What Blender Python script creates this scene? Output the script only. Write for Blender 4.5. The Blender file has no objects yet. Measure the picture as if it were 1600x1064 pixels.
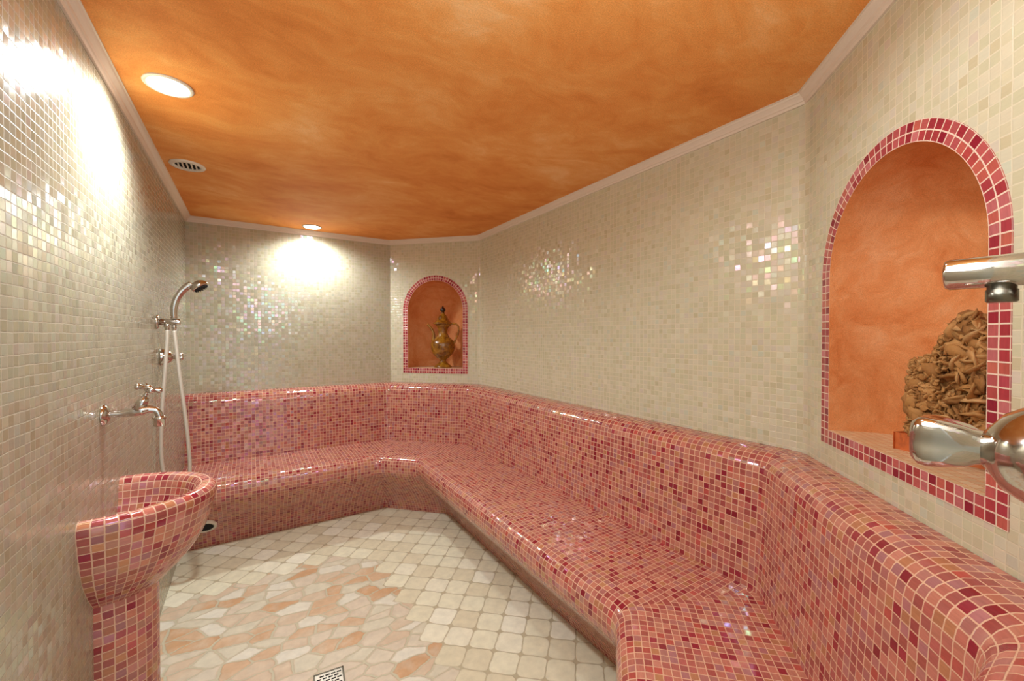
import bpy, bmesh, math, random
from mathutils import Vector, Matrix, noise as mnoise
R2 = 2 ** -.5
PI = math.pi
random.seed(7)
COL = bpy.context.scene.collection

# ------------------------------------------------------------------ dimensions (metres)
XL, YB, H = -0.405, 3.818, 2.30
XN, YN = 1.080, 3.245            # chamfer with the far niche runs (XN,YB)->(XR,YN)
XR, Y2 = 1.690, 0.698            # long right wall, then the 45 degree wall with the near niche
YF = 0.035                       # front wall (the one with the doorway)
PITCH = 0.0234                   # glass mosaic pitch
YN = YB - (XR - XN)              # true 45 degrees

# ------------------------------------------------------------------ helpers
def link(name, me, mat=None, parent=None):
    o = bpy.data.objects.new(name, me)
    COL.objects.link(o)
    if mat is not None:
        for m in (mat if isinstance(mat, (list, tuple)) else [mat]):
            me.materials.append(m)
    if parent is not None:
        o.parent = parent
    return o

def empty(name, loc, label, cat, group=None, rotz=0):
    o = bpy.data.objects.new(name, None)
    o.empty_display_size = .05
    COL.objects.link(o)
    o.location = loc
    o.rotation_euler = (0, 0, rotz)
    return tag(o, label, cat, group)

def tag(o, label, cat, group=None):
    o['label'] = label
    o['category'] = cat
    if group:
        o['group'] = group
    return o

def struct(o, label=None):
    o['kind'] = 'structure'
    if label:
        o['label'] = label
    return o

class MB:
    """small mesh builder with uv"""
    def __init__(s):
        s.bm = bmesh.new()
        s.uv = s.bm.loops.layers.uv.new('UVMap')
    def face(s, pts, uvs=None, smooth=False, mi=0):
        vs = [s.bm.verts.new(p) for p in pts]
        f = s.bm.faces.new(vs)
        f.smooth = smooth
        f.material_index = mi
        if uvs:
            for l, w in zip(f.loops, uvs):
                l[s.uv].uv = w
        return f
    def grid(s, P, UV=None, closed_u=False, smooth=True, flip=False, mi=0):
        """P[i][j] rows of points"""
        V = [[s.bm.verts.new(p) for p in row] for row in P]
        nu = len(P[0])
        for i in range(len(P) - 1):
            for j in range(nu if closed_u else nu - 1):
                k = (j + 1) % nu
                q = [V[i][j], V[i][k], V[i + 1][k], V[i + 1][j]]
                ix = [(i, j), (i, j + 1), (i + 1, j + 1), (i + 1, j)]
                if flip:
                    q.reverse(); ix.reverse()
                try:
                    f = s.bm.faces.new(q)
                except ValueError:
                    continue
                f.smooth = smooth
                f.material_index = mi
                if UV:
                    for l, (a, b) in zip(f.loops, ix):
                        l[s.uv].uv = UV(a, b)
        return V
    def cap(s, ring, flip=False, smooth=False, mi=0):
        vs = list(ring)
        if flip:
            vs.reverse()
        try:
            f = s.bm.faces.new(vs); f.smooth = smooth; f.material_index = mi
        except ValueError:
            pass
    def lathe(s, prof, axis_o=(0, 0, 0), ax=(0, 0, 1), n=28, lobes=0, amp=0.0, mi=0, ph=0.0):
        """prof list of (r, h) ; revolve round ax"""
        a = Vector(ax).normalized()
        t = Vector((1, 0, 0)) if abs(a.x) < .9 else Vector((0, 1, 0))
        e1 = a.cross(t).normalized(); e2 = a.cross(e1)
        o = Vector(axis_o)
        rows = []
        for it in prof:
            r, h = it[0], it[1]
            am = it[2] if len(it) > 2 else amp
            row = []
            for k in range(n):
                th = 2 * PI * k / n
                rr = max(r, 1e-5) * (1 + (am * math.cos(lobes * th + ph) if lobes else 0))
                row.append(o + a * h + e1 * (rr * math.cos(th)) + e2 * (rr * math.sin(th)))
            rows.append(row)
        V = s.grid(rows, closed_u=True, mi=mi)
        s.cap(V[0], flip=True, mi=mi); s.cap(V[-1], mi=mi)
        return V
    def tube(s, pts, rad, n=14, caps=True, mi=0):
        pts = [Vector(p) for p in pts]
        if not isinstance(rad, (list, tuple)):
            rad = [rad] * len(pts)
        up = None
        rows = []
        for i, p in enumerate(pts):
            d = (pts[min(i + 1, len(pts) - 1)] - pts[max(i - 1, 0)]).normalized()
            if up is None:
                t = Vector((0, 0, 1)) if abs(d.z) < .9 else Vector((1, 0, 0))
                up = (t - d * t.dot(d)).normalized()
            else:
                up = (up - d * up.dot(d)).normalized()
            e2 = d.cross(up)
            rows.append([p + up * (rad[i] * math.cos(2 * PI * k / n)) + e2 * (rad[i] * math.sin(2 * PI * k / n)) for k in range(n)])
        V = s.grid(rows, closed_u=True, mi=mi)
        if caps:
            s.cap(V[0], flip=True, mi=mi); s.cap(V[-1], mi=mi)
        return V
    def box(s, c, size, rot=None, bevel=0, mi=0):
        c = Vector(c)
        hx, hy, hz = [k / 2 for k in size]
        M = rot or Matrix.Identity(3)
        r = bmesh.ops.create_cube(s.bm, size=1)
        vs = r['verts']
        for v in vs:
            v.co = M @ Vector((v.co.x * size[0], v.co.y * size[1], v.co.z * size[2])) + c
        fs = {f for v in vs for f in v.link_faces}
        for f in fs:
            f.material_index = mi
        if bevel:
            es = list({e for v in vs for e in v.link_edges})
            bmesh.ops.bevel(s.bm, geom=es, offset=bevel, segments=2, affect='EDGES', profile=.7)
    def done(s, name, mat, parent=None, recalc=True):
        if recalc:
            bmesh.ops.recalc_face_normals(s.bm, faces=s.bm.faces)
        me = bpy.data.meshes.new(name)
        s.bm.to_mesh(me); s.bm.free()
        return link(name, me, mat, parent)

def smooth_path(pts, per=8):
    P = [Vector(p) for p in pts]
    out = []
    for i in range(len(P) - 1):
        p0 = P[max(i - 1, 0)]; p1 = P[i]; p2 = P[i + 1]; p3 = P[min(i + 2, len(P) - 1)]
        for k in range(per):
            t = k / per
            out.append(.5 * ((2 * p1) + (p2 - p0) * t + (2 * p0 - 5 * p1 + 4 * p2 - p3) * t * t + (3 * p1 - p0 - 3 * p2 + p3) * t ** 3))
    out.append(P[-1])
    return out

def lerp_list(vals, n):
    out = []
    for i in range(n):
        x = i / (n - 1) * (len(vals) - 1)
        k = min(int(x), len(vals) - 2)
        out.append(vals[k] + (vals[k + 1] - vals[k]) * (x - k))
    return out

# ------------------------------------------------------------------ materials
def srgb(r, g, b):
    f = lambda c: (c / 255 / 12.92) if c / 255 <= .04045 else ((c / 255 + .055) / 1.055) ** 2.4
    return (f(r), f(g), f(b), 1)

class NT:
    def __init__(s, name):
        s.m = bpy.data.materials.new(name); s.m.use_nodes = True
        s.t = s.m.node_tree
        s.b = s.t.nodes['Principled BSDF']
    def n(s, typ, **kw):
        nd = s.t.nodes.new(typ)
        for k, v in kw.items():
            setattr(nd, k, v)
        return nd
    def l(s, a, b):
        s.t.links.new(a, b)
    def val(s, x, sock):
        if hasattr(x, 'is_linked'):
            s.l(x, sock)
        else:
            sock.default_value = x
    def math(s, op, a, b=0.0, c=None, clamp=False):
        nd = s.n('ShaderNodeMath', operation=op, use_clamp=clamp)
        s.val(a, nd.inputs[0]); s.val(b, nd.inputs[1])
        if c is not None:
            s.val(c, nd.inputs[2])
        return nd.outputs[0]
    def vec(s, op, a, b=(0, 0, 0), scale=None):
        nd = s.n('ShaderNodeVectorMath', operation=op)
        s.val(a, nd.inputs[0])
        if op == 'SCALE':
            s.val(scale, nd.inputs['Scale'])
        else:
            s.val(b, nd.inputs[1])
        return nd.outputs[0]
    def mix(s, fac, a, b, blend='MIX'):
        nd = s.n('ShaderNodeMix', data_type='RGBA', blend_type=blend)
        s.val(fac, nd.inputs[0]); s.val(a, nd.inputs[6]); s.val(b, nd.inputs[7])
        return nd.outputs[2]
    def ramp(s, fac, stops, mode='LINEAR'):
        nd = s.n('ShaderNodeValToRGB')
        cr = nd.color_ramp; cr.interpolation = mode
        while len(cr.elements) < len(stops):
            cr.elements.new(.5)
        for e, (p, c) in zip(cr.elements, stops):
            e.position = p; e.color = c
        s.val(fac, nd.inputs[0])
        return nd.outputs[0]
    def noise(s, vec, scale, detail=3, rough=.5, dist=0.0):
        nd = s.n('ShaderNodeTexNoise')
        if vec is not None:
            s.l(vec, nd.inputs['Vector'])
        nd.inputs['Scale'].default_value = scale
        nd.inputs['Detail'].default_value = detail
        nd.inputs['Roughness'].default_value = rough
        nd.inputs['Distortion'].default_value = dist
        return nd
    def mapr(s, v, a, b, c=0.0, d=1.0):
        nd = s.n('ShaderNodeMapRange')
        s.val(v, nd.inputs[0])
        for i, k in zip((1, 2, 3, 4), (a, b, c, d)):
            nd.inputs[i].default_value = k
        return nd.outputs[0]

def mosaic(name, stops, grout, pitch=PITCH, gw=.055, wob=.0022, tilt=.05, rough=.13, seed=0.0, film=1.0, vary=.25, streak=.25, bump=.35, gain=1.0):
    N = NT(name)
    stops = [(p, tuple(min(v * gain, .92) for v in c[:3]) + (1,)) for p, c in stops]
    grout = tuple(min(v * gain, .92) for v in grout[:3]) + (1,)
    tc = N.n('ShaderNodeTexCoord')
    uv = tc.outputs['UV']
    nz = N.noise(uv, 9.0, 2)
    d = N.vec('SUBTRACT', nz.outputs['Color'], (.5, .5, .5))
    uvd = N.vec('ADD', uv, N.vec('SCALE', d, scale=wob * 2))
    nz2 = N.noise(uv, 55.0, 1)
    uvd = N.vec('ADD', uvd, N.vec('SCALE', N.vec('SUBTRACT', nz2.outputs['Color'], (.5, .5, .5)), scale=wob * .8))
    g = N.vec('ADD', N.vec('SCALE', uvd, scale=1 / pitch), (seed, seed * 1.7, 0))
    cell = N.vec('FLOOR', g)
    fr = N.vec('ABSOLUTE', N.vec('SUBTRACT', N.vec('FRACTION', g), (.5, .5, .5)))
    sx = N.n('ShaderNodeSeparateXYZ'); N.l(fr, sx.inputs[0])
    m = N.math('MAXIMUM', sx.outputs[0], sx.outputs[1])
    mask = N.mapr(m, .5 - gw * 1.25, .5 - gw * .75)          # 1 in grout
    sc = N.n('ShaderNodeSeparateXYZ'); N.l(cell, sc.inputs[0])
    cc = N.n('ShaderNodeCombineXYZ'); N.l(sc.outputs[0], cc.inputs[0]); N.l(sc.outputs[1], cc.inputs[1]); cc.inputs[2].default_value = seed + .5
    w1 = N.n('ShaderNodeTexWhiteNoise', noise_dimensions='3D'); N.l(cc.outputs[0], w1.inputs['Vector'])
    cc2 = N.vec('ADD', cc.outputs[0], (17.3, 5.1, 9.7))
    w2 = N.n('ShaderNodeTexWhiteNoise', noise_dimensions='3D'); N.l(cc2, w2.inputs['Vector'])
    base = N.ramp(w1.outputs['Value'], stops, 'CONSTANT')
    # brightness variation + streaky glass
    sv = N.vec('MULTIPLY', uv, (40, 260, 1))
    st = N.noise(N.vec('ADD', sv, N.vec('SCALE', w2.outputs['Color'], scale=40.0)), 1.0, 2)
    k = N.math('ADD', N.math('MULTIPLY', w2.outputs['Value'], vary), 1 - vary / 2)
    k = N.math('MULTIPLY', k, N.math('ADD', N.math('MULTIPLY', st.outputs['Fac'], streak * 2), 1 - streak))
    base = N.vec('SCALE', base, scale=k)
    col = N.mix(mask, base, grout)
    N.l(col, N.b.inputs['Base Color'])
    rr = N.math('ADD', N.math('MULTIPLY', mask, .75 - rough), rough)
    N.l(rr, N.b.inputs['Roughness'])
    geo = N.n('ShaderNodeNewGeometry')
    tv = N.vec('SCALE', N.vec('SUBTRACT', w2.outputs['Color'], (.5, .5, .5)), scale=tilt * 2)
    nn = N.vec('NORMALIZE', N.vec('ADD', geo.outputs['Normal'], tv))
    bp = N.n('ShaderNodeBump'); bp.inputs['Strength'].default_value = bump; bp.inputs['Distance'].default_value = .002
    N.l(N.math('SUBTRACT', 1.0, mask), bp.inputs['Height']); N.l(nn, bp.inputs['Normal'])
    N.l(bp.outputs[0], N.b.inputs['Normal'])
    N.b.inputs['Specular IOR Level'].default_value = .62
    # iridescent film differing per tile
    if film:
        th = N.math('ADD', N.math('MULTIPLY', w1.outputs['Value'], 260.0), 260.0)
        on = N.math('MULTIPLY', N.math('GREATER_THAN', w2.outputs['Value'], 1 - film), N.math('SUBTRACT', 1.0, mask))
        N.l(N.math('MULTIPLY', th, on), N.b.inputs['Thin Film Thickness'])
        N.b.inputs['Thin Film IOR'].default_value = 1.75
    return N.m

ROSE = [(0, srgb(184, 110, 96)), (.16, srgb(172, 94, 86)), (.30, srgb(190, 120, 100)), (.44, srgb(164, 84, 78)),
        (.55, srgb(174, 108, 102)), (.64, srgb(180, 118, 86)), (.72, srgb(158, 76, 72)), (.79, srgb(168, 108, 110)),
        (.84, srgb(178, 80, 70)), (.90, srgb(138, 34, 48)), (.965, srgb(152, 48, 56))]
WHITE = [(0, srgb(192, 184, 156)), (.2, srgb(196, 188, 163)), (.42, srgb(188, 180, 151)), (.62, srgb(194, 186, 163)),
         (.78, srgb(191, 186, 157)), (.88, srgb(185, 176, 145)), (.93, srgb(194, 183, 165)), (.97, srgb(187, 186, 165))]
FRAME = [(0, srgb(176, 82, 84)), (.2, srgb(162, 56, 64)), (.4, srgb(188, 104, 106)), (.55, srgb(150, 42, 56)),
         (.68, srgb(182, 88, 78)), (.82, srgb(136, 26, 48)), (.92, srgb(170, 66, 66))]
GROUT_W = srgb(196, 184, 158)
GROUT_R = srgb(216, 172, 142)

M = {}
M['rose'] = mosaic('rose_mosaic', ROSE, GROUT_R, seed=3, wob=.0026, film=.55, tilt=.05, rough=.14)
M['rose_basin'] = mosaic('rose_basin_mosaic', ROSE, srgb(216, 174, 146), seed=11, wob=.003, film=.5, tilt=.06, rough=.12, pitch=.0246, gw=.06)
for _k, _g in (('white', .92), ('white_lit', 1.12)):  # copies of one tile; gain paints each wall's light level into the colour
    M[_k] = mosaic('pearl_mosaic' if _k == 'white' else 'pearl_mosaic_lit', WHITE, GROUT_W, gain=_g, seed=5, wob=.0022, film=.6, tilt=(.04 if _k == 'white' else .058), rough=.13, vary=.14, streak=.06, bump=.3)
M['white_dimmed'] = mosaic('pearl_mosaic_dimmed', WHITE, srgb(202, 190, 164), gain=.74, seed=8, wob=.0035, film=.6, tilt=.05, rough=.16, vary=.12, streak=.05, bump=.5)  # same tile, colour darkened to offset the strong light on this wall
M['sill'] = mosaic('cream_sill_mosaic', [(0, srgb(216, 190, 150)), (.3, srgb(222, 200, 164)), (.6, srgb(210, 184, 146))], srgb(206, 150, 106), seed=2, film=0, tilt=.02, rough=.3, vary=.1, streak=.05)
M['frame'] = mosaic('crimson_frame_mosaic', FRAME, srgb(228, 200, 180), seed=0, wob=.0012, film=.3, tilt=.05, rough=.12, gw=.06)

def plain(name, col, rough=.5, metal=0.0, coat=0.0, spec=.5):
    N = NT(name)
    N.b.inputs['Base Color'].default_value = col
    nz = N.noise(N.n('ShaderNodeTexCoord').outputs['Object'], 30, 2)
    N.l(N.mapr(nz.outputs['Fac'], 0, 1, max(rough - .04, .02), rough + .04), N.b.inputs['Roughness'])
    N.b.inputs['Metallic'].default_value = metal
    N.b.inputs['Coat Weight'].default_value = coat
    N.b.inputs['Specular IOR Level'].default_value = spec
    return N.m

M['chrome'] = plain('chrome', srgb(205, 200, 194), .10, 1.0)
M['dark_chrome'] = plain('dark_chrome', srgb(120, 116, 106), .25, 1.0)
M['hose'] = plain('grey_hose', srgb(196, 184, 168), .35, .25)
M['black'] = plain('black_rubber', srgb(14, 12, 11), .7)
M['void'] = plain('dark_opening', srgb(10, 8, 6), .9)
M['white_plastic'] = plain('white_plastic', srgb(222, 212, 196), .4)
M['cornice'] = plain('cornice_plaster', srgb(222, 203, 184), .55)
M['steel'] = plain('brushed_steel', srgb(214, 206, 196), .28, 1.0)

def ceiling_mat(name, stops, sc=1.0, grain=260.0, bumpd=.0016):
    N = NT(name)
    ob = N.n('ShaderNodeTexCoord').outputs['Object']
    w = N.noise(ob, 1.3 * sc, 3, .55)
    warp = N.vec('ADD', ob, N.vec('SCALE', N.vec('SUBTRACT', w.outputs['Color'], (.5, .5, .5)), scale=.5))
    rot = N.n('ShaderNodeMapping'); N.l(warp, rot.inputs[0])
    rot.inputs['Rotation'].default_value = (0, 0, .6); rot.inputs['Scale'].default_value = (1.0, 1.7, 1.4)
    a = N.noise(rot.outputs[0], 2.6 * sc, 9, .66, .35)
    b = N.noise(ob, 1.6 * sc, 4, .55, .4)
    c = N.noise(rot.outputs[0], 9 * sc, 7, .72, .8)
    f = N.math('ADD', N.math('MULTIPLY', a.outputs['Fac'], .5), N.math('MULTIPLY', b.outputs['Fac'], .38))
    f = N.math('ADD', f, N.math('MULTIPLY', c.outputs['Fac'], .17))
    f = N.mapr(f, .40, .65)
    col = N.ramp(f, stops)
    gr = N.noise(ob, grain, 2)
    col = N.vec('SCALE', col, scale=N.mapr(gr.outputs['Fac'], .25, .75, .84, 1.16))
    N.l(col, N.b.inputs['Base Color'])
    N.b.inputs['Roughness'].default_value = .75
    N.b.inputs['Specular IOR Level'].default_value = .25
    bp = N.n('ShaderNodeBump'); bp.inputs['Strength'].default_value = .5; bp.inputs['Distance'].default_value = bumpd
    N.l(N.math('ADD', gr.outputs['Fac'], N.math('MULTIPLY', c.outputs['Fac'], 1.5)), bp.inputs['Height'])
    N.l(bp.outputs[0], N.b.inputs['Normal'])
    return N.m
M['ceiling'] = ceiling_mat('orange_plaster', [(0, srgb(215, 130, 60)), (.3, srgb(228, 146, 73)), (.55, srgb(234, 158, 84)), (.8, srgb(240, 172, 103)), (1, srgb(245, 188, 126))])
M['niche'] = ceiling_mat('niche_plaster', [(0, srgb(204, 118, 62)), (.3, srgb(217, 137, 80)), (.6, srgb(224, 150, 94)), (1, srgb(232, 168, 118))], sc=2.2, grain=420, bumpd=.0022)

def floor_mat():
    N = NT('tumbled_stone_floor')
    ob = N.n('ShaderNodeTexCoord').outputs['Object']
    P = .122
    n0 = N.noise(ob, 14, 2)
    pos = N.vec('ADD', ob, N.vec('SCALE', N.vec('SUBTRACT', n0.outputs['Color'], (.5, .5, .5)), scale=.016))
    mp = N.n('ShaderNodeMapping'); N.l(pos, mp.inputs[0]); mp.inputs['Rotation'].default_value = (0, 0, math.radians(42)); mp.inputs['Scale'].default_value = (1 / P, 1 / P, 0)
    g = N.vec('ADD', mp.outputs[0], (.25, .1, 0))
    cell = N.vec('FLOOR', g)
    fr = N.vec('SUBTRACT', N.vec('FRACTION', g), (.5, .5, .5))
    # rounded-square distance
    q = N.vec('MAXIMUM', N.vec('SUBTRACT', N.vec('ABSOLUTE', fr), (.30, .30, 1)), (0, 0, 0))
    ln = N.n('ShaderNodeVectorMath', operation='LENGTH'); N.l(q, ln.inputs[0])
    gm = N.mapr(ln.outputs['Value'], .160, .200)
    wn = N.n('ShaderNodeTexWhiteNoise', noise_dimensions='2D'); N.l(cell, wn.inputs['Vector'])
    tile = N.ramp(wn.outputs['Value'], [(0, srgb(234, 229, 202)), (.3, srgb(228, 221, 193)), (.55, srgb(237, 232, 208)), (.75, srgb(223, 214, 185)), (.9, srgb(241, 237, 216))], 'CONSTANT')
    mot = N.noise(ob, 22, 5, .6)
    tile = N.vec('SCALE', tile, scale=N.mapr(mot.outputs['Fac'], .3, .7, .9, 1.08))
    sq = N.mix(gm, tile, srgb(192, 180, 150))
    # crazy paving
    v1 = N.n('ShaderNodeTexVoronoi', voronoi_dimensions='2D', feature='F1'); v2 = N.n('ShaderNodeTexVoronoi', voronoi_dimensions='2D', feature='DISTANCE_TO_EDGE')
    n3 = N.noise(ob, 24, 2)
    cp = N.vec('ADD', ob, N.vec('SCALE', N.vec('SUBTRACT', n3.outputs['Color'], (.5, .5, .5)), scale=.022))
    mp2 = N.n('ShaderNodeMapping'); N.l(cp, mp2.inputs[0]); mp2.inputs['Rotation'].default_value = (0, 0, .35); mp2.inputs['Scale'].default_value = (.85, 1.35, 1)
    for v in (v1, v2):
        N.l(mp2.outputs[0], v.inputs['Vector']); v.inputs['Scale'].default_value = 10.0; v.inputs['Randomness'].default_value = 1.0
    cw = N.n('ShaderNodeTexWhiteNoise', noise_dimensions='3D'); N.l(v1.outputs['Color'], cw.inputs['Vector'])
    cr = N.ramp(cw.outputs['Value'], [(0, srgb(226, 202, 174)), (.2, srgb(230, 213, 190)), (.36, srgb(224, 188, 152)), (.53, srgb(231, 218, 195)), (.62, srgb(219, 174, 132)), (.74, srgb(228, 220, 196)), (.90, srgb(240, 234, 216))], 'CONSTANT')
    m2 = N.noise(ob, 9, 4, .6)
    cr = N.mix(N.mapr(m2.outputs['Fac'], .45, .7, 0, .55), cr, srgb(234, 224, 200))
    edge = N.mapr(v2.outputs['Distance'], .03, .11, .30, 0)
    cr = N.mix(edge, cr, srgb(206, 150, 108))
    cr = N.vec('SCALE', cr, scale=N.mapr(mot.outputs['Fac'], .3, .7, .9, 1.08))
    cm = N.mapr(v2.outputs['Distance'], .030, .062, 1, 0)
    crz = N.mix(cm, cr, srgb(214, 206, 178))
    # paving field is a rectangle with an edge stepped by the square tiles
    ce = N.vec('ADD', cell, (.5, .5, 0))
    sx = N.n('ShaderNodeSeparateXYZ'); 
    back = N.n('ShaderNodeMapping'); N.l(N.vec('SUBTRACT', ce, (.25, .1, 0)), back.inputs[0])
    back.inputs['Scale'].default_value = (P, P, 0); back.inputs['Rotation'].default_value = (0, 0, math.radians(-42))
    N.l(back.outputs[0], sx.inputs[0])
    inx = N.math('LESS_THAN', sx.outputs[0], .70)
    iny = N.math('LESS_THAN', sx.outputs[1], 2.80)
    dg = N.math('LESS_THAN', N.math('ADD', sx.outputs[0], N.math('MULTIPLY', sx.outputs[1], .38)), 1.66)
    ins = N.math('MULTIPLY', N.math('MULTIPLY', inx, iny), dg)
    col = N.mix(ins, sq, N.vec('SCALE', crz, scale=.88))
    N.l(col, N.b.inputs['Base Color'])
    N.b.inputs['Roughness'].default_value = .5
    N.b.inputs['Specular IOR Level'].default_value = .3
    hm = N.mix(ins, gm, cm)
    bp = N.n('ShaderNodeBump'); bp.inputs['Strength'].default_value = .5; bp.inputs['Distance'].default_value = .004; bp.invert = True
    N.l(hm, bp.inputs['Height']); N.l(bp.outputs[0], N.b.inputs['Normal'])
    return N.m
M['floor'] = floor_mat()

def glaze_mat():
    N = NT('brown_gold_glaze')
    ob = N.n('ShaderNodeTexCoord').outputs['Object']
    a = N.noise(ob, 26, 4, .6, .8)
    N.l(N.ramp(a.outputs['Fac'], [(.3, srgb(70, 36, 8)), (.45, srgb(128, 80, 16)), (.58, srgb(152, 104, 24)), (.72, srgb(176, 128, 44))]), N.b.inputs['Base Color'])
    N.b.inputs['Roughness'].default_value = .16
    N.b.inputs['Coat Weight'].default_value = .5
    b = N.noise(ob, 60, 3)
    bp = N.n('ShaderNodeBump'); bp.inputs['Strength'].default_value = .6; bp.inputs['Distance'].default_value = .006
    N.l(b.outputs['Fac'], bp.inputs['Height']); N.l(bp.outputs[0], N.b.inputs['Normal'])
    return N.m
M['glaze'] = glaze_mat()
M['finial'] = plain('dark_finial_glaze', srgb(40, 18, 14), .25)

def rock_mat():
    N = NT('desert_rose_crystal')
    ob = N.n('ShaderNodeTexCoord').outputs['Object']
    a = N.noise(ob, 18, 5, .65)
    isl = N.n('ShaderNodeNewGeometry').outputs['Random Per Island']
    f = N.math('ADD', N.math('MULTIPLY', a.outputs['Fac'], .55), N.math('MULTIPLY', isl, .45))
    N.l(N.ramp(f, [(.2, srgb(128, 82, 36)), (.45, srgb(166, 116, 60)), (.65, srgb(184, 134, 78)), (.85, srgb(212, 170, 118))]), N.b.inputs['Base Color'])
    N.b.inputs['Roughness'].default_value = .8
    b = N.noise(ob, 160, 3)
    bp = N.n('ShaderNodeBump'); bp.inputs['Strength'].default_value = .6; bp.inputs['Distance'].default_value = .002
    N.l(b.outputs['Fac'], bp.inputs['Height']); N.l(bp.outputs[0], N.b.inputs['Normal'])
    return N.m
M['rock'] = rock_mat()

def clay_mat():
    N = NT('orange_clay_slab')
    ob = N.n('ShaderNodeTexCoord').outputs['Object']
    a = N.noise(ob, 22, 6, .65, .8)
    N.l(N.ramp(a.outputs['Fac'], [(.3, srgb(150, 68, 24)), (.5, srgb(196, 98, 42)), (.7, srgb(214, 122, 62))]), N.b.inputs['Base Color'])
    N.b.inputs['Roughness'].default_value = .6
    bp = N.n('ShaderNodeBump'); bp.inputs['Strength'].default_value = .7; bp.inputs['Distance'].default_value = .006
    N.l(a.outputs['Fac'], bp.inputs['Height']); N.l(bp.outputs[0], N.b.inputs['Normal'])
    return N.m
M['clay'] = clay_mat()

def emit_mat():
    N = NT('lamp_lens')
    N.b.inputs['Base Color'].default_value = (1, 1, 1, 1)
    N.b.inputs['Emission Color'].default_value = (1, .97, .92, 1)
    N.b.inputs['Emission Strength'].default_value = 14
    return N.m
M['lens'] = emit_mat()

# ------------------------------------------------------------------ room shell
def inset_poly(path, off, rad=0.0, n=0, last=0.0):
    """path open polyline, interior on the right. returns list of corner point lists + end points with info"""
    segs = []
    for i in range(len(path) - 1):
        a = Vector(path[i]); b = Vector(path[i + 1]); d = (b - a).normalized(); nr = Vector((d.y, -d.x))
        of = max(off - last, 0.0) if i == len(path) - 2 else off
        segs.append((a + nr * of, d, nr, (b - a).length))
    res = [[segs[0][0]]]
    for i in range(len(segs) - 1):
        p, d1, n1, _ = segs[i]; q, d2, n2, _ = segs[i + 1]
        den = d1.x * d2.y - d1.y * d2.x
        w = q - p
        t = (w.x * d2.y - w.y * d2.x) / den
        Q = p + d1 * t
        if n == 0:
            res.append([Q])
        else:
            phi = d1.angle(d2); L = rad * math.tan(phi / 2)
            C = Q - d1 * L + n1 * rad
            arc = []
            for k in range(n + 1):
                th = -phi * k / n
                v = Vector((-n1.x * math.cos(th) + n1.y * math.sin(th), -n1.x * math.sin(th) - n1.y * math.cos(th)))
                arc.append(C + v * rad)
            res.append(arc)
    p, d, nr, L = segs[-1]
    res.append([segs[-1][0] + segs[-1][1] * L])
    return res, segs

def wall_quad(name, a, b, mat, z0=0, z1=H, u0=0.0, hole=None):
    """vertical wall from plan point a to b (interior on the right of a->b); hole = (centre_dist, halfwidth, zb, zspring)"""
    a = Vector((a[0], a[1], 0)); b = Vector((b[0], b[1], 0))
    L = (b - a).length; d = (b - a) / L
    mb = MB()
    def F(pl):
        pts = [a + d * u + Vector((0, 0, z)) for u, z in pl]
        mb.face(pts, [(u + u0, z) for u, z in pl])
    if not hole:
        F([(0, z0), (L, z0), (L, z1), (0, z1)])
    else:
        c, hw, zb, zs = hole
        n = 24
        # quads strips between the opening and the outer rectangle
        F([(0, z0), (L, z0), (L, zb), (0, zb)])
        F([(0, zb), (c - hw, zb), (c - hw, zs), (0, zs)])
        F([(c + hw, zb), (L, zb), (L, zs), (c + hw, zs)])
        F([(0, zs), (c - hw, zs), (c - hw, z1), (0, z1)])
        F([(c + hw, zs), (L, zs), (L, z1), (c + hw, z1)])
        for i in range(n):
            t0 = PI - PI * i / n; t1 = PI - PI * (i + 1) / n
            p0 = (c + hw * math.cos(t0), zs + hw * math.sin(t0)); p1 = (c + hw * math.cos(t1), zs + hw * math.sin(t1))
            F([p0, p1, (p1[0], z1), (p0[0], z1)])
    mb.bm.verts.ensure_lookup_table()
    bmesh.ops.remove_doubles(mb.bm, verts=mb.bm.verts, dist=1e-5)
    o = mb.done(name, mat, recalc=False)
    return struct(o)

X5 = XR - (Y2 - YF)                # where the near diagonal meets the front wall
DW = .40
FR = .07; FL = FR * math.tan(PI / 8)
wl = wall_quad('wall_left', (XL, YF - .3), (XL, YB), M['white_dimmed'])
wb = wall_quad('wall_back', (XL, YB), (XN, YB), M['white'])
LN = math.hypot(XR - XN, YB - YN)
SN = (.311, 1.090, 1.660)          # far niche: outer half width, bottom, spring line
BN = (.329, 1.079, 1.613)          # near niche
BW = .047                          # width of the two-tile frame
cN = (Vector((1.390, 3.5065)) - Vector((XN, YB))).length
cB = (Vector((1.3715, .3795)) - Vector((XR, Y2))).length
wn = wall_quad('wall_far_corner', (XN, YB), (XR - FL * R2, YN + FL * R2), M['white_lit'], u0=3.0, hole=(cN, SN[0] - .02, SN[1] + .02, SN[2]))
def right_wall():
    pts, _ = inset_poly([(XN, YB), (XR, YN), (XR, Y2), (X5, YF)], 0.0, FR, 8)
    line = list(pts[1]) + list(pts[2])
    u = [5.0]
    for p, q in zip(line, line[1:]):
        u.append(u[-1] + (q - p).length)
    mb = MB()
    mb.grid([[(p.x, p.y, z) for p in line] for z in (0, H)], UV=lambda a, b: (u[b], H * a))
    return struct(mb.done('wall_right', M['white_lit'], recalc=False)), u[-1]
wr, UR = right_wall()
wd = wall_quad('wall_near_corner', (XR - FL * R2, Y2 - FL * R2), (X5, YF), M['white_lit'], u0=UR, hole=(cB - FL, BN[0] - .02, BN[1] + .02, BN[2]))
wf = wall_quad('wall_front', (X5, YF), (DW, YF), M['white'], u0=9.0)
wh = wall_quad('wall_front_header', (DW, YF), (XL, YF), M['white'], z0=2.08, u0=9.6)

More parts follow.
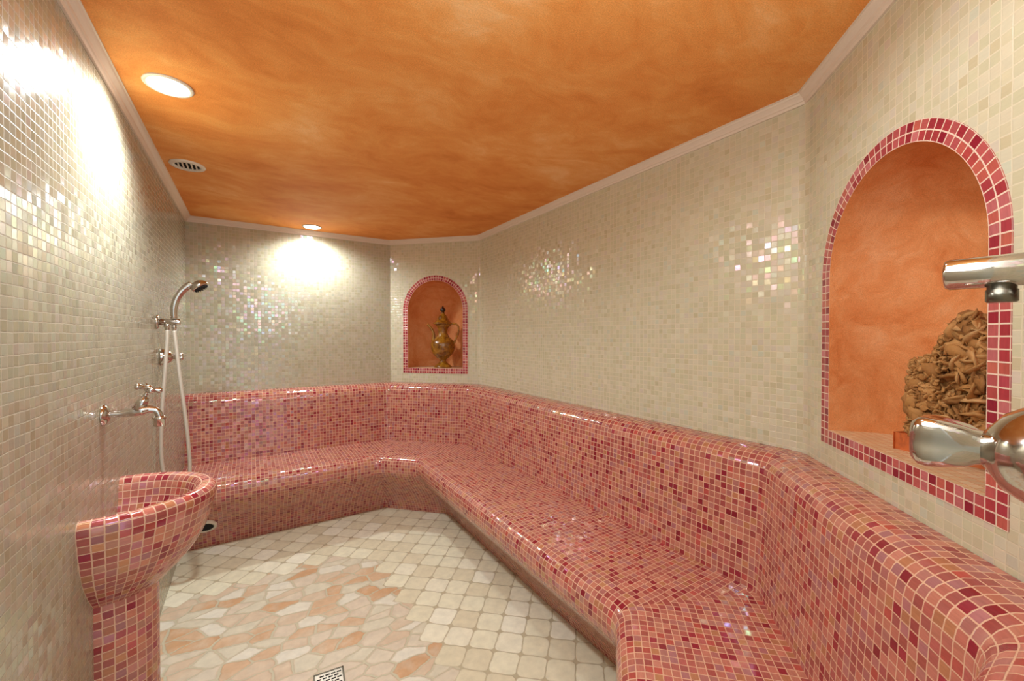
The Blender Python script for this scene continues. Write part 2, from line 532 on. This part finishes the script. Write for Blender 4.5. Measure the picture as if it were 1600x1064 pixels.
mb = MB(); poly = [(XL, YF - .3), (XL, YB), (XN, YB), (XR, YN), (XR, Y2), (X5, YF), (DW, YF), (DW, YF - .3)]
mb.face([(x, y, 0) for x, y in reversed(poly)])
struct(mb.done('floor', M['floor'], recalc=False))
mb = MB(); mb.face([(x, y, H) for x, y in poly])
struct(mb.done('ceiling', M['ceiling'], recalc=False))

def sweep(prof, path, rads, n=6, u_extra=None):
    """prof [(o,z)] ; returns mesh builder of the swept surface with uv in metres along each straight"""
    mb = MB()
    cols = []       # per profile point: list of (pos, [(seg,u),...])
    nseg = len(path) - 1
    U = [0]
    for i in range(nseg):
        U.append(U[-1] + (Vector(path[i + 1]) - Vector(path[i])).length)
    table = []
    for (o, z), r in zip(prof, rads):
        pts, segs = inset_poly(path, o, r, n, .041)
        row = []
        for ci, arc in enumerate(pts):
            if len(arc) == 1:
                s = 0 if ci == 0 else nseg - 1
                u = U[s] + (arc[0] - Vector(path[s])).dot(segs[s][1])
                row.append((arc[0], z, {s: u}))
            else:
                sa, sb = ci - 1, ci
                phi = segs[sa][1].angle(segs[sb][1])
                ua = U[sa] + (arc[0] - Vector(path[sa])).dot(segs[sa][1])
                ub = U[sb] + (arc[-1] - Vector(path[sb])).dot(segs[sb][1])
                for k, p in enumerate(arc):
                    dct = {}
                    if k <= n // 2:
                        dct[sa] = ua + r * phi * k / n
                    if k >= n // 2:
                        dct[sb] = ub - r * phi * (n - k) / n
                    row.append((p, z, dct))
        table.append(row)
    v = [0]
    for i in range(1, len(prof)):
        v.append(v[-1] + math.dist(prof[i], prof[i - 1]))
    V = [[mb.bm.verts.new((p.x, p.y, z)) for p, z, _ in row] for row in table]
    for i in range(len(prof) - 1):
        for j in range(len(table[0]) - 1):
            sA = set(table[i][j][2]) & set(table[i][j + 1][2])
            s = sorted(sA)[-1] if j and len(sA) > 1 else sorted(sA)[0]
            f = mb.bm.faces.new([V[i][j], V[i][j + 1], V[i + 1][j + 1], V[i + 1][j]])
            f.smooth = True
            for l, (a, b) in zip(f.loops, [(i, j), (i, j + 1), (i + 1, j + 1), (i + 1, j)]):
                l[mb.uv].uv = (table[a][b][2][s], v[a])
    return mb

# cornice : one run per wall
CP = [(0, H - .0385), (.007, H - .0385), (.010, H - .030), (.014, H - .028), (.016, H - .020), (.024, H - .012), (.027, H - .010), (.030, H - .004), (.0345, H - .003), (.0345, H)]
WP = [(XL, YF - .3), (XL, YB), (XN, YB), (XR, YN), (XR, Y2), (X5, YF), (DW, YF)]
corn = [inset_poly(WP, o)[0] for o, z in CP]
for s, nm in enumerate(('left', 'back', 'far_corner', 'right', 'near_corner', 'front')):
    mb = MB()
    rows = [[(corn[i][s][0].x, corn[i][s][0].y, CP[i][1]), (corn[i][s + 1][0].x, corn[i][s + 1][0].y, CP[i][1])] for i in range(len(CP))]
    mb.grid(rows, smooth=False)
    struct(mb.done('trim_' + str(s + 1), M['cornice'], recalc=False))

# ------------------------------------------------------------------ niches
def niche(centre, d, spec, depth, idx, seedu):
    """centre plan point on the wall face; d = plan direction (left->right seen from the room) ; inward away from the room"""
    hw, zb, zs = spec
    c = Vector((centre[0], centre[1], 0)); dd = Vector((d[0], d[1], 0)); inn = Vector((-d[1], d[0], 0))   # into the wall
    hi = hw - BW; zi = zb + BW
    P = lambda t, z, o: c + dd * t + inn * o + Vector((0, 0, z))
    # frame: columns + arch as one strip
    path = []
    for z in lerp_list([zb, zs], 24):
        path.append((-1, 0, z, z - zb))
    n = 48
    for i in range(1, n):
        t = PI - PI * i / n
        path.append((math.cos(t), math.sin(t), zs, (zs - zb) + (hw - BW / 2) * (PI * i / n)))
    tot = (zs - zb) * 2 + (hw - BW / 2) * PI
    for z in lerp_list([zs, zb], 24):
        path.append((1, 0, z, tot - (z - zb)))
    mb = MB()
    k = round(tot / PITCH) * PITCH / tot
    off = -.0015
    rows = []
    for r in (hw, hi):
        rows.append([P(cx * r, z + cy * r, off) for cx, cy, z, u in path])
    mb.grid(rows, UV=lambda a, b: (path[b][3] * k, a * 2 * PITCH), smooth=False)
    mb.grid([[P(cx * hw, z + cy * hw, .002) for cx, cy, z, u in path], rows[0]], UV=lambda a, b: (path[b][3] * k, .003), smooth=False)
    # bottom strip
    kb = round(2 * hi / PITCH) * PITCH / (2 * hi)
    mb.face([P(-hi, zb, off), P(hi, zb, off), P(hi, zi, off), P(-hi, zi, off)], [(0, 0), (2 * hi * kb, 0), (2 * hi * kb, 2 * PITCH), (0, 2 * PITCH)])
    struct(mb.done('trim_%d' % (10 + idx), M['frame']), 'two-row crimson mosaic frame around the %s arched niche' % ('far' if idx == 0 else 'near'))
    # apse shaped recess
    mb = MB()
    ks = [math.cos(PI / 2 * q / 14) ** (2 / 2.8) for q in range(14)] + [0.02]
    deps = [off] + [depth * (1 - kk ** 2.8) ** (1 / 2.8) for kk in ks[1:]]
    prof = [(-1, 0, z) for z in lerp_list([zi, zs], 8)] + [(math.cos(PI - PI * i / n), math.sin(PI - PI * i / n), zs) for i in range(1, n)] + [(1, 0, z) for z in lerp_list([zs, zi], 8)]
    rows = [[P(cx * hi * kk, z + cy * hi * kk, o) for cx, cy, z in prof] for kk, o in zip(ks, deps)]
    V = mb.grid(rows)
    # close the middle slit
    mb.cap(V[-1], smooth=True)
    struct(mb.done(('wall_niche_far', 'wall_niche_near')[idx], M['niche']), 'orange plaster recess of the %s arched niche' % ('far' if idx == 0 else 'near'))
    # sill
    mb = MB()
    pts = [(-kk * hi, o) for kk, o in zip(ks, deps)] + [(kk * hi, o) for kk, o in reversed(list(zip(ks, deps)))]
    mb.face([P(t, zi, o) for t, o in pts], [(t, o) for t, o in pts])
    struct(mb.done('trim_%d' % (20 + idx), M['sill']), 'cream mosaic sill of the %s arched niche' % ('far' if idx == 0 else 'near'))
    return P, zi

PN, ZN = niche((1.390, 3.5065), (R2, -R2), SN, .30, 0, 0)
PB, ZB = niche((1.3715, .3795), (-R2, -R2), BN, .27, 1, 4)

# ------------------------------------------------------------------ mosaic bench
BP = [(XL + .001, YB - .001), (XN, YB - .001), (XR - .001, YN), (XR - .001, Y2), (X5 - .001, YF + .001), (DW, YF + .001)]
back_prof = [(0, 1.006), (.03, 1.007), (.06, 1.006), (.085, 1.003), (.105, .996), (.122, .985), (.135, .970), (.143, .952), (.147, .93), (.155, .80), (.165, .66), (.175, .520)]
seat_prof = [(.175, .520), (.40, .5195), (.59, .518), (.615, .5155), (.635, .509), (.650, .498), (.660, .484), (.666, .465), (.668, .44), (.666, .415), (.658, .392), (.64, .365), (.61, .33), (.57, .285), (.52, .235), (.47, .18), (.425, .12), (.39, .06), (.365, .0)]
bench = empty('mosaic_bench', (1.0, 3.1, 0), 'long built-in bench tiled in rose red glass mosaic along back and right walls', 'bench')
def under_bench(o):
    o.parent = bench
    o.matrix_parent_inverse = Matrix.Translation((-1.0, -3.1, 0))
    return o
under_bench(sweep(back_prof, BP, [.09] * len(back_prof), 8).done('backrest', M['rose'], recalc=False))
srad = [.09, .10, .10] + [.10] * 10 + [.08] * 6
under_bench(sweep(seat_prof, BP, srad, 8).done('seat', M['rose'], recalc=False))

# steam outlet in the undercut of the back bench
nrm = Vector((0, -.74, -.67)).normalized()
oc = Vector((-.268, YB - .478, .19)) + nrm * .010
so = bench
mb = MB()
prof = [(.048, .002), (.049, .007), (.060, .009), (.066, .006), (.066, -.012)]
mb.lathe(prof, oc, nrm, 28)
mb.bm.faces.ensure_lookup_table()
bmesh.ops.delete(mb.bm, geom=[f for f in mb.bm.faces if len(f.verts) > 4], context='FACES')
so = under_bench(mb.done('steam_outlet', M['white_plastic']))
so['label'] = 'pale ring of the round outlet low in the bench front'
mb = MB(); mb.lathe([(.050, .0035), (.050, .0045)], oc, nrm, 28); op = mb.done('opening', M['void']); op.parent = so

# ------------------------------------------------------------------ wash basin
YS = 1.80
basin = empty('wash_basin', (XL, YS, 0), 'half-round rose mosaic wash basin on a pedestal against the left wall', 'basin')
def half_ring(q, z, A=.297, B=.243, n=40):
    return [(max(A - q, .004) * math.sin(PI * k / n), -max(B - q * .9, .004) * math.cos(PI * k / n), z) for k in range(n + 1)]
bprof = [(.166, .606), (.150, .622), (.122, .648), (.095, .676), (.070, .706), (.048, .740), (.030, .778), (.016, .820), (.006, .862), (.0, .892), (.003, .906), (.012, .916), (.026, .920), (.042, .918), (.052, .912), (.060, .900), (.066, .880), (.074, .845), (.088, .812), (.112, .790), (.150, .780), (.230, .776)]
v = [0]
for i in range(1, len(bprof)):
    v.append(v[-1] + math.dist(bprof[i], bprof[i - 1]))
mb = MB()
nb = 40
mb.grid([half_ring(q, z, n=nb) for q, z in bprof], UV=lambda a, b: (.80 * b / nb, v[a]))
mb.bm.verts.ensure_lookup_table()
bo = mb.done('bowl', M['rose_basin'], basin)
mb = MB()
pprof = [(.0, .003), (.0, .30), (.0, .50), (.0, .60), (.001, .66)]
pv = [p[1] for p in pprof]
rows = [[(( .136 - q) * math.sin(PI * k / nb), -(.104 - q) * math.cos(PI * k / nb), z) for k in range(nb + 1)] for q, z in pprof]
mb.grid(rows, UV=lambda a, b: (.38 * b / nb + .5, pv[a]))
mb.done('pedestal', M['rose_basin'], basin)

# ------------------------------------------------------------------ chrome fittings
def wall_tap():
    t = empty('wall_tap', (XL, 1.81, 1.176), 'chrome wall tap with a cross handle above the wash basin', 'tap')
    mb = MB()
    mb.lathe([(.034, .0), (.034, .003), (.030, .010), (.020, .015), (.012, .018)], (0, 0, 0), (1, 0, 0), 28)
    mb.done('rosette', M['chrome'], t)
    mb = MB()
    p = smooth_path([(.008, 0, 0), (.045, 0, .001), (.075, 0, .004), (.095, 0, .007), (.115, 0, .008), (.130, 0, .003), (.138, 0, -.010), (.139, 0, -.024)], 6)
    mb.tube(p, lerp_list([.0095, .0115, .0165, .0185, .0125, .0105, .0105, .0105], len(p)), 16)
    mb.tube([(.085, 0, .008), (.097, 0, .036), (.103, 0, .052)], [.0185, .015, .012], 18)
    mb.tube([(.100, 0, .046), (.110, 0, .070)], [.006, .005], 12)
    mb.done('body', M['chrome'], t)
    mb = MB()
    mb.lathe([(.012, -.002), (.0185, .002), (.0190, .007), (.0165, .010), (.0160, .032), (.012, .033)], (.139, 0, -.018), (0, 0, -1), 20)
    mb.done('nozzle', M['chrome'], t)
    ax = Vector((.35, 0, .94)).normalized(); c = Vector((.112, 0, .078))
    e1 = Vector((.94, 0, -.35)).normalized(); e2 = Vector((0, 1, 0))
    h = None
    mb = MB(); mb.lathe([(.007, -.010), (.011, -.004), (.012, .004), (.009, .010), (.003, .012)], c, ax, 18)
    h = mb.done('handle', M['chrome'], t)
    for a in (25, 115, 205, 295):
        d = e1 * math.cos(math.radians(a)) + e2 * math.sin(math.radians(a))
        mb = MB(); mb.tube([c + d * x for x in (.006, .014, .022, .029, .034, .037, .038)], [.0065, .006, .008, .0105, .0105, .0075, .003], 14)
        mb.done('arm', M['chrome'], h)
    return t
wall_tap()

def shower_holder(loc, rot, label, two):
    """bar along local +x"""
    t = empty('shower_holder', loc, label, 'shower holder', 'shower bar holders', rot)
    mb = MB(); mb.lathe([(.035, .0), (.035, .006), (.032, .011), (.016, .013)], (0, 0, 0), (1, 0, 0), 28); mb.done('rosette', M['chrome'], t)
    mb = MB(); mb.lathe([(.0165, .010), (.0165, .093), (.0155, .0955), (.004, .0965)], (0, 0, 0), (1, 0, 0), 28); mb.done('bar', M['chrome'], t)
    mb = MB()
    if two:
        mb.lathe([(.014, .010), (.014, .026), (.010, .027), (.010, .040)], (.042, 0, 0), (0, 0, -1), 20)
    else:
        mb.lathe([(.0105, .010), (.0105, .019), (.0115, .0195), (.0115, .031), (.010, .0325)], (.0555, 0, 0), (0, 0, -1), 22)
    mb.done('hose_outlet', M['dark_chrome'] if not two else M['chrome'], t)
    return t
shower_holder((XL, 2.70, 1.4995), 0, 'chrome shower holder bar on the left wall carrying a hand shower', True)
shower_holder((.650, YF + .0005, 1.4965), PI / 2, 'empty chrome shower holder bar in front of the near arched niche', False)

def shower_valve(loc, rot, label):
    t = empty('shower_valve', loc, label, 'shower valve', 'shower valve knobs', rot)
    mb = MB(); mb.lathe([(.057, .0), (.057, .010), (.055, .020), (.051, .032), (.0455, .0415), (.038, .0525), (.027, .060), (.0185, .066)], (0, 0, 0), (1, 0, 0), 36); mb.done('mounting_rosette', M['chrome'], t)
    mb = MB(); mb.lathe([(.0165, .062), (.0175, .066, .0), (.0192, .071, .06), (.0228, .078, .13), (.0275, .095, .14), (.0295, .106, .13), (.0288, .113, .11), (.024, .119, .06), (.012, .1215, .0), (.002, .122)], (0, 0, 0), (1, 0, 0), 64, lobes=4, ph=PI)
    mb.done('knob', M['chrome'], t)
    return t
v1 = shower_valve((XL, 2.80, 1.319), 0, 'small chrome shower valve knob on the left wall behind the hose')
v1.scale = (.80, .74, .74)
shower_valve((.650, YF + .0005, 1.312), PI / 2, 'large chrome shower valve knob in the right foreground')

# hand shower with hose hung in the left holder
hs = empty('hand_shower', (XL + .070, 2.70, 1.4995), 'chrome hand shower with a long grey hose hanging in the left holder', 'hand shower')
L = lambda x, z, y=2.70: (x - (XL + .070), y - 2.70, z - 1.4995)
mb = MB()
p = smooth_path([L(-.335, 1.5172), L(-.336, 1.56), L(-.328, 1.605), L(-.311, 1.645), L(-.287, 1.677), L(-.262, 1.698)], 6)
mb.tube(p, lerp_list([.0145, .016, .0165, .017, .0175, .018], len(p)), 18)
mb.done('grip', M['chrome'], hs)
fd = Vector((.55, -.15, -.80)).normalized(); fc = Vector(L(-.232, 1.690))
mb = MB(); mb.lathe([(.006, -.026), (.022, -.022), (.034, -.012), (.040, .0), (.041, .010), (.037, .014), (.002, .0145)], fc, fd, 32); hd = mb.done('head', M['chrome'], hs)
mb = MB(); mb.lathe([(.033, .0140), (.033, .0165), (.002, .017)], fc, fd, 28)
e1 = fd.cross(Vector((0, 1, 0))).normalized(); e2 = fd.cross(e1)
for k in range(16):
    a = 2 * PI * k / 16
    mb.lathe([(.0028, .014), (.0024, .0215)], fc + e1 * (.029 * math.cos(a)) + e2 * (.029 * math.sin(a)), fd, 8)
for k in range(8):
    a = 2 * PI * k / 8
    mb.lathe([(.0028, .014), (.0024, .021)], fc + e1 * (.016 * math.cos(a)) + e2 * (.016 * math.sin(a)), fd, 8)
mb.done('nozzle_plate', M['black'], hd)
mb = MB(); mb.lathe([(.011, .0172), (.011, .034), (.008, .035), (.008, .046)], (0, 0, 0), (0, 0, -1), 18); mb.done('hose_nut', M['chrome'], hs)
mb = MB()
p = smooth_path([L(-.363, 1.458), L(-.364, 1.40), L(-.372, 1.266), L(-.386, 1.06), L(-.391, .90), L(-.388, .78), L(-.372, .69), L(-.345, .63), L(-.315, .62), L(-.288, .66), L(-.277, .74), L(-.283, .881), L(-.297, 1.048), L(-.314, 1.214), L(-.328, 1.379), L(-.335, 1.455)], 8)
mb.tube(p, .0085, 12)
mb.done('hose', M['hose'], hs)

# ------------------------------------------------------------------ ceiling lights and vent
def recessed_light(loc, label):
    t = empty('recessed_light', loc, label, 'ceiling light', 'recessed ceiling lights')
    mb = MB()
    mb.lathe([(.070, .0), (.0715, -.003), (.068, -.006), (.060, -.0065), (.057, -.003), (.057, .0)], (0, 0, 0), (0, 0, 1), 40)
    bmesh.ops.delete(mb.bm, geom=[f for f in mb.bm.faces if len(f.verts) > 4], context='FACES')
    mb.done('trim_ring', M['white_plastic'], t)
    mb = MB(); mb.lathe([(.0565, -.001), (.055, -.0045), (.034, -.008), (.004, -.010)], (0, 0, 0), (0, 0, 1), 32)
    mb.done('lens', M['lens'], t)
    return t
recessed_light((-.240, 1.860, H), 'glowing recessed ceiling light nearest the camera, above the wash basin')
recessed_light((.412, 3.648, H), 'smaller looking recessed ceiling light close to the back wall')
vent = empty('ceiling_vent', (-.272, 2.671, H), 'round pale ceiling vent with dark slots between the two ceiling lights', 'vent')
mb = MB()
mb.lathe([(.074, .0), (.076, -.004), (.072, -.009), (.056, -.010), (.052, -.006), (.052, .0)], (0, 0, 0), (0, 0, 1), 40)
bmesh.ops.delete(mb.bm, geom=[f for f in mb.bm.faces if len(f.verts) > 4], context='FACES')
mb.done('ring', M['white_plastic'], vent)
mb = MB(); mb.lathe([(.053, -.0008), (.053, -.002)], (0, 0, 0), (0, 0, 1), 32); mb.done('opening', M['void'], vent)
for k in range(-2, 3):
    w = math.sqrt(.053 ** 2 - (k * .018) ** 2) * 2
    mb = MB(); mb.box((k * .018, 0, -.0065), (.006, w, .006), Matrix.Rotation(0, 3, 'Z'))
    mb.done('slat', M['white_plastic'], vent)

# ------------------------------------------------------------------ floor drain
dr = empty('floor_drain', (.262, 1.832, 0), 'square steel floor drain grate set in the crazy paving', 'drain', rotz=math.radians(-5))
S = .104
mb = MB()
for sx_, sy_, w, d in ((0, 1, S + .012, .006), (0, -1, S + .012, .006), (1, 0, .006, S + .012), (-1, 0, .006, S + .012)):
    mb.box((sx_ * (S / 2 + .004), sy_ * (S / 2 + .004), .0022), (w, d, .004))
mb.done('rim', M['dark_chrome'], dr)
# solid grate plate; dark strips on top paint the shade of staggered slots
mb = MB()
rowsn, coln = 6, 4
rp = (S - .014) / rowsn
mb2 = MB()
mb.box((0, 0, .0018), (S, S, .0026))
mb.done('grate', M['steel'], dr)
mb = MB()
for r in range(rowsn):
    y = -(S - .014) / 2 + rp * (r + .5)
    offx = (r % 2) * .011
    for c_ in range(coln):
        x = -.034 + c_ * .022 + offx - .004
        if abs(x) < S / 2 - .012:
            mb.box((x, y, .0032), (.0165, .0072, .0008))
mb.done('slot', M['void'], dr)
mb2.bm.free()

# ------------------------------------------------------------------ coffee pot in the far niche
K = .000653
pot = empty('coffee_pot', PN(.030, ZN + .0005, .115), 'brown gold glazed coffee pot with spout and handle in the far niche', 'coffee pot', rotz=math.radians(-45))
def rz(lst):
    return [(r * K, (930 - y) * K) for r, y in lst]
mb = MB(); mb.lathe(rz([(122, 930), (124, 918), (108, 900), (70, 872), (44, 845), (40, 828), (62, 808), (100, 780), (138, 738), (160, 690), (170, 640), (170, 600), (158, 565), (128, 535), (96, 505), (74, 470), (64, 440), (64, 410), (74, 375), (92, 345), (112, 325)]), n=40); mb.done('body', M['glaze'], pot)
mb = MB(); mb.lathe(rz([(112, 325), (134, 316), (138, 306), (118, 296), (96, 280), (80, 258), (66, 228), (54, 205), (34, 184), (24, 170), (26, 160), (18, 150)]), n=36); lid = mb.done('lid', M['glaze'], pot)
mb = MB(); mb.lathe(rz([(18, 150), (34, 135), (38, 120), (30, 100), (16, 85), (8, 70), (2, 62)]), n=24); mb.done('finial', M['finial'], lid)
mb = MB()
sp = smooth_path([((x - 378) * K, 0, (930 - y) * K) for x, y in [(262, 590), (236, 545), (240, 490), (232, 440), (205, 385), (170, 345), (146, 322)]], 6)
mb.tube(sp, lerp_list([34 * K, 30 * K, 22 * K, 19 * K, 17 * K, 15 * K, 16 * K], len(sp)), 14); mb.done('spout', M['glaze'], pot)
mb = MB()
hp = smooth_path([((x - 378) * K, 0, (930 - y) * K) for x, y in [(470, 345), (510, 318), (560, 316), (602, 345), (616, 395), (600, 460), (572, 525), (545, 585), (520, 620)]], 6)
mb.tube(hp, lerp_list([13 * K, 13 * K, 12 * K, 12 * K, 12 * K, 12 * K, 13 * K, 15 * K, 16 * K], len(hp)), 12); mb.done('handle', M['glaze'], pot)

# ------------------------------------------------------------------ clay slab and desert rose in the near niche
e1 = Vector((-.34, -.94, 0)).normalized(); e2 = Vector((.94, -.34, 0)).normalized()
A = Vector((1.462, .390, ZB + .0005))
sl = empty('clay_slab', A, 'flat orange clay slab on the near niche sill under the crystal rock', 'slab')
mb = MB()
rot = Matrix((e1, e2, Vector((0, 0, 1)))).transposed()
mb.box(e1 * .12 + e2 * .058 + Vector((0, 0, .020)), (.24, .110, .040), rot, bevel=.005)
sl_mesh = mb.done('slab_body', M['clay'], sl)

rk = MB()
base_o = PB(0, ZB, 0)
def hgt(t):   # outline height above the slab against position along the wall (t to the right)
    pts = [(-.060, .0), (-.057, .185), (-.045, .203), (-.02, .207), (.0, .222), (.015, .248), (.03, .276), (.045, .298), (.06, .306), (.085, .306), (.10, .293), (.12, .24), (.135, .0)]
    for (a, x), (b, y) in zip(pts, pts[1:]):
        if a <= t <= b:
            return x + (y - x) * (t - a) / (b - a)
    return 0
ZR = ZB + .041
def disc(c, nrm, r, th):
    nrm = nrm.normalized()
    t = Vector((0, 0, 1)) if abs(nrm.z) < .9 else Vector((1, 0, 0))
    a = nrm.cross(t).normalized(); b = nrm.cross(a)
    n = 9; ph = random.random() * 6
    ring = lambda s, h: [rk.bm.verts.new(c + a * (r * s * math.cos(ph + 2 * PI * k / n) * (1 + .07 * math.sin(3 * k + ph))) + b * (r * s * math.sin(ph + 2 * PI * k / n)) + nrm * (h + r * .25 * s * s * math.sin(2 * (2 * PI * k / n) + ph))) for k in range(n)]
    r0, r1, r2 = ring(.55, th), ring(1, 0), ring(.55, -th)
    for p, q in ((r0, r1), (r1, r2)):
        for k in range(n):
            rk.bm.faces.new([p[k], q[k], q[(k + 1) % n], p[(k + 1) % n]])
    rk.bm.faces.new(list(reversed(r0))); rk.bm.faces.new(r2)
def rpos(t, z, o):
    return PB(t, ZR + z, .100 + .3 * t + o)
# solid heart of the cluster
for k in range(90):
    t = random.uniform(-.04, .115); h = hgt(t)
    zz = random.uniform(.03, max(.04, h - .035))
    disc(rpos(t, zz, random.uniform(-.01, .03)), Vector((random.gauss(0, 1), random.gauss(0, 1), random.gauss(0, 1))), .030, .014)
placed = 0
while placed < 3200:
    t = random.uniform(-.060, .133); h = hgt(t)
    zz = random.random() * h
    if h < .015 or (t < -.04 and zz < .09 and random.random() < .8): continue
    dd_ = .046 * (1 - (zz / h) ** 4) + .010
    o = random.uniform(-.55, .9) * dd_ * min(1, (t + .068) / .05)
    c = rpos(t, max(zz, .008), o)
    out = (c - rpos(.03, min(zz, .16), .03)).normalized()
    rnd = Vector((random.gauss(0, 1), random.gauss(0, 1), random.gauss(0, 1) * 1.6)).normalized()
    nr = out.cross(rnd) + out * random.gauss(0, .4)
    if t > .055 and random.random() < .3:
        rr = random.uniform(.014, .027)
    else:
        rr = random.uniform(.005, .0105)
    if c.z - rr < ZR: c.z = ZR + rr
    disc(c, nr, rr, rr * .16)
    placed += 1
for f in rk.bm.faces: f.smooth = True
rock = rk.done('desert_rose_crystal', M['rock'])
tag(rock, 'brown desert rose crystal cluster standing on the clay slab', 'mineral rock')

# ------------------------------------------------------------------ lights
def spot(loc, energy, size=150, rad=.045, col=(1, .96, .90), blend=1.0, aim=(0, 0, -1)):
    ld = bpy.data.lights.new('downlight_or_fill_spot', 'SPOT'); ld.energy = energy; ld.spot_size = math.radians(size); ld.spot_blend = blend
    ld.shadow_soft_size = rad; ld.color = col
    o = bpy.data.objects.new('downlight_or_fill_spot', ld); COL.objects.link(o); o.location = loc
    o.rotation_euler = Vector(aim).to_track_quat('-Z', 'Y').to_euler()
    return o
LC = (.90, .98, 1.0)
spot((-.240, 1.860, H - .05), 50, col=LC, size=168, blend=.8)
spot((.412, 3.648, H - .05), 30, col=LC, size=168, blend=.8)
spot((.72, .62, H - .05), 9, col=LC, size=178, blend=.5)  # added fill spot, out of view and without a fixture
pl = bpy.data.lights.new('fill_lamp', 'POINT'); pl.energy = 14; pl.shadow_soft_size = .3; pl.color = LC  # added unseen lamp that fills the ceiling and upper right wall
po = bpy.data.objects.new('fill_lamp', pl); COL.objects.link(po); po.location = (.25, .22, 1.90)
w = bpy.data.worlds.new('world'); bpy.context.scene.world = w; w.use_nodes = True
w.node_tree.nodes['Background'].inputs[0].default_value = (.84, .95, 1.0, 1)
w.node_tree.nodes['Background'].inputs[1].default_value = .8

# ------------------------------------------------------------------ camera
cd = bpy.data.cameras.new('camera'); cam = bpy.data.objects.new('camera', cd); COL.objects.link(cam)
cd.sensor_fit = 'HORIZONTAL'; cd.sensor_width = 36; cd.lens = 645.26 / 1600 * 36
cd.clip_start = .01
yaw, pit = .5620, -.0118
cam.location = (0, 0, 1.430)
cam.rotation_euler = (PI / 2 + pit, 0, -yaw)
sc = bpy.context.scene
sc.camera = cam
sc.view_settings.view_transform = 'Standard'
sc.view_settings.look = 'None'
sc.view_settings.exposure = .70
sc.cycles.use_denoising = True
sc.cycles.sample_clamp_indirect = 10
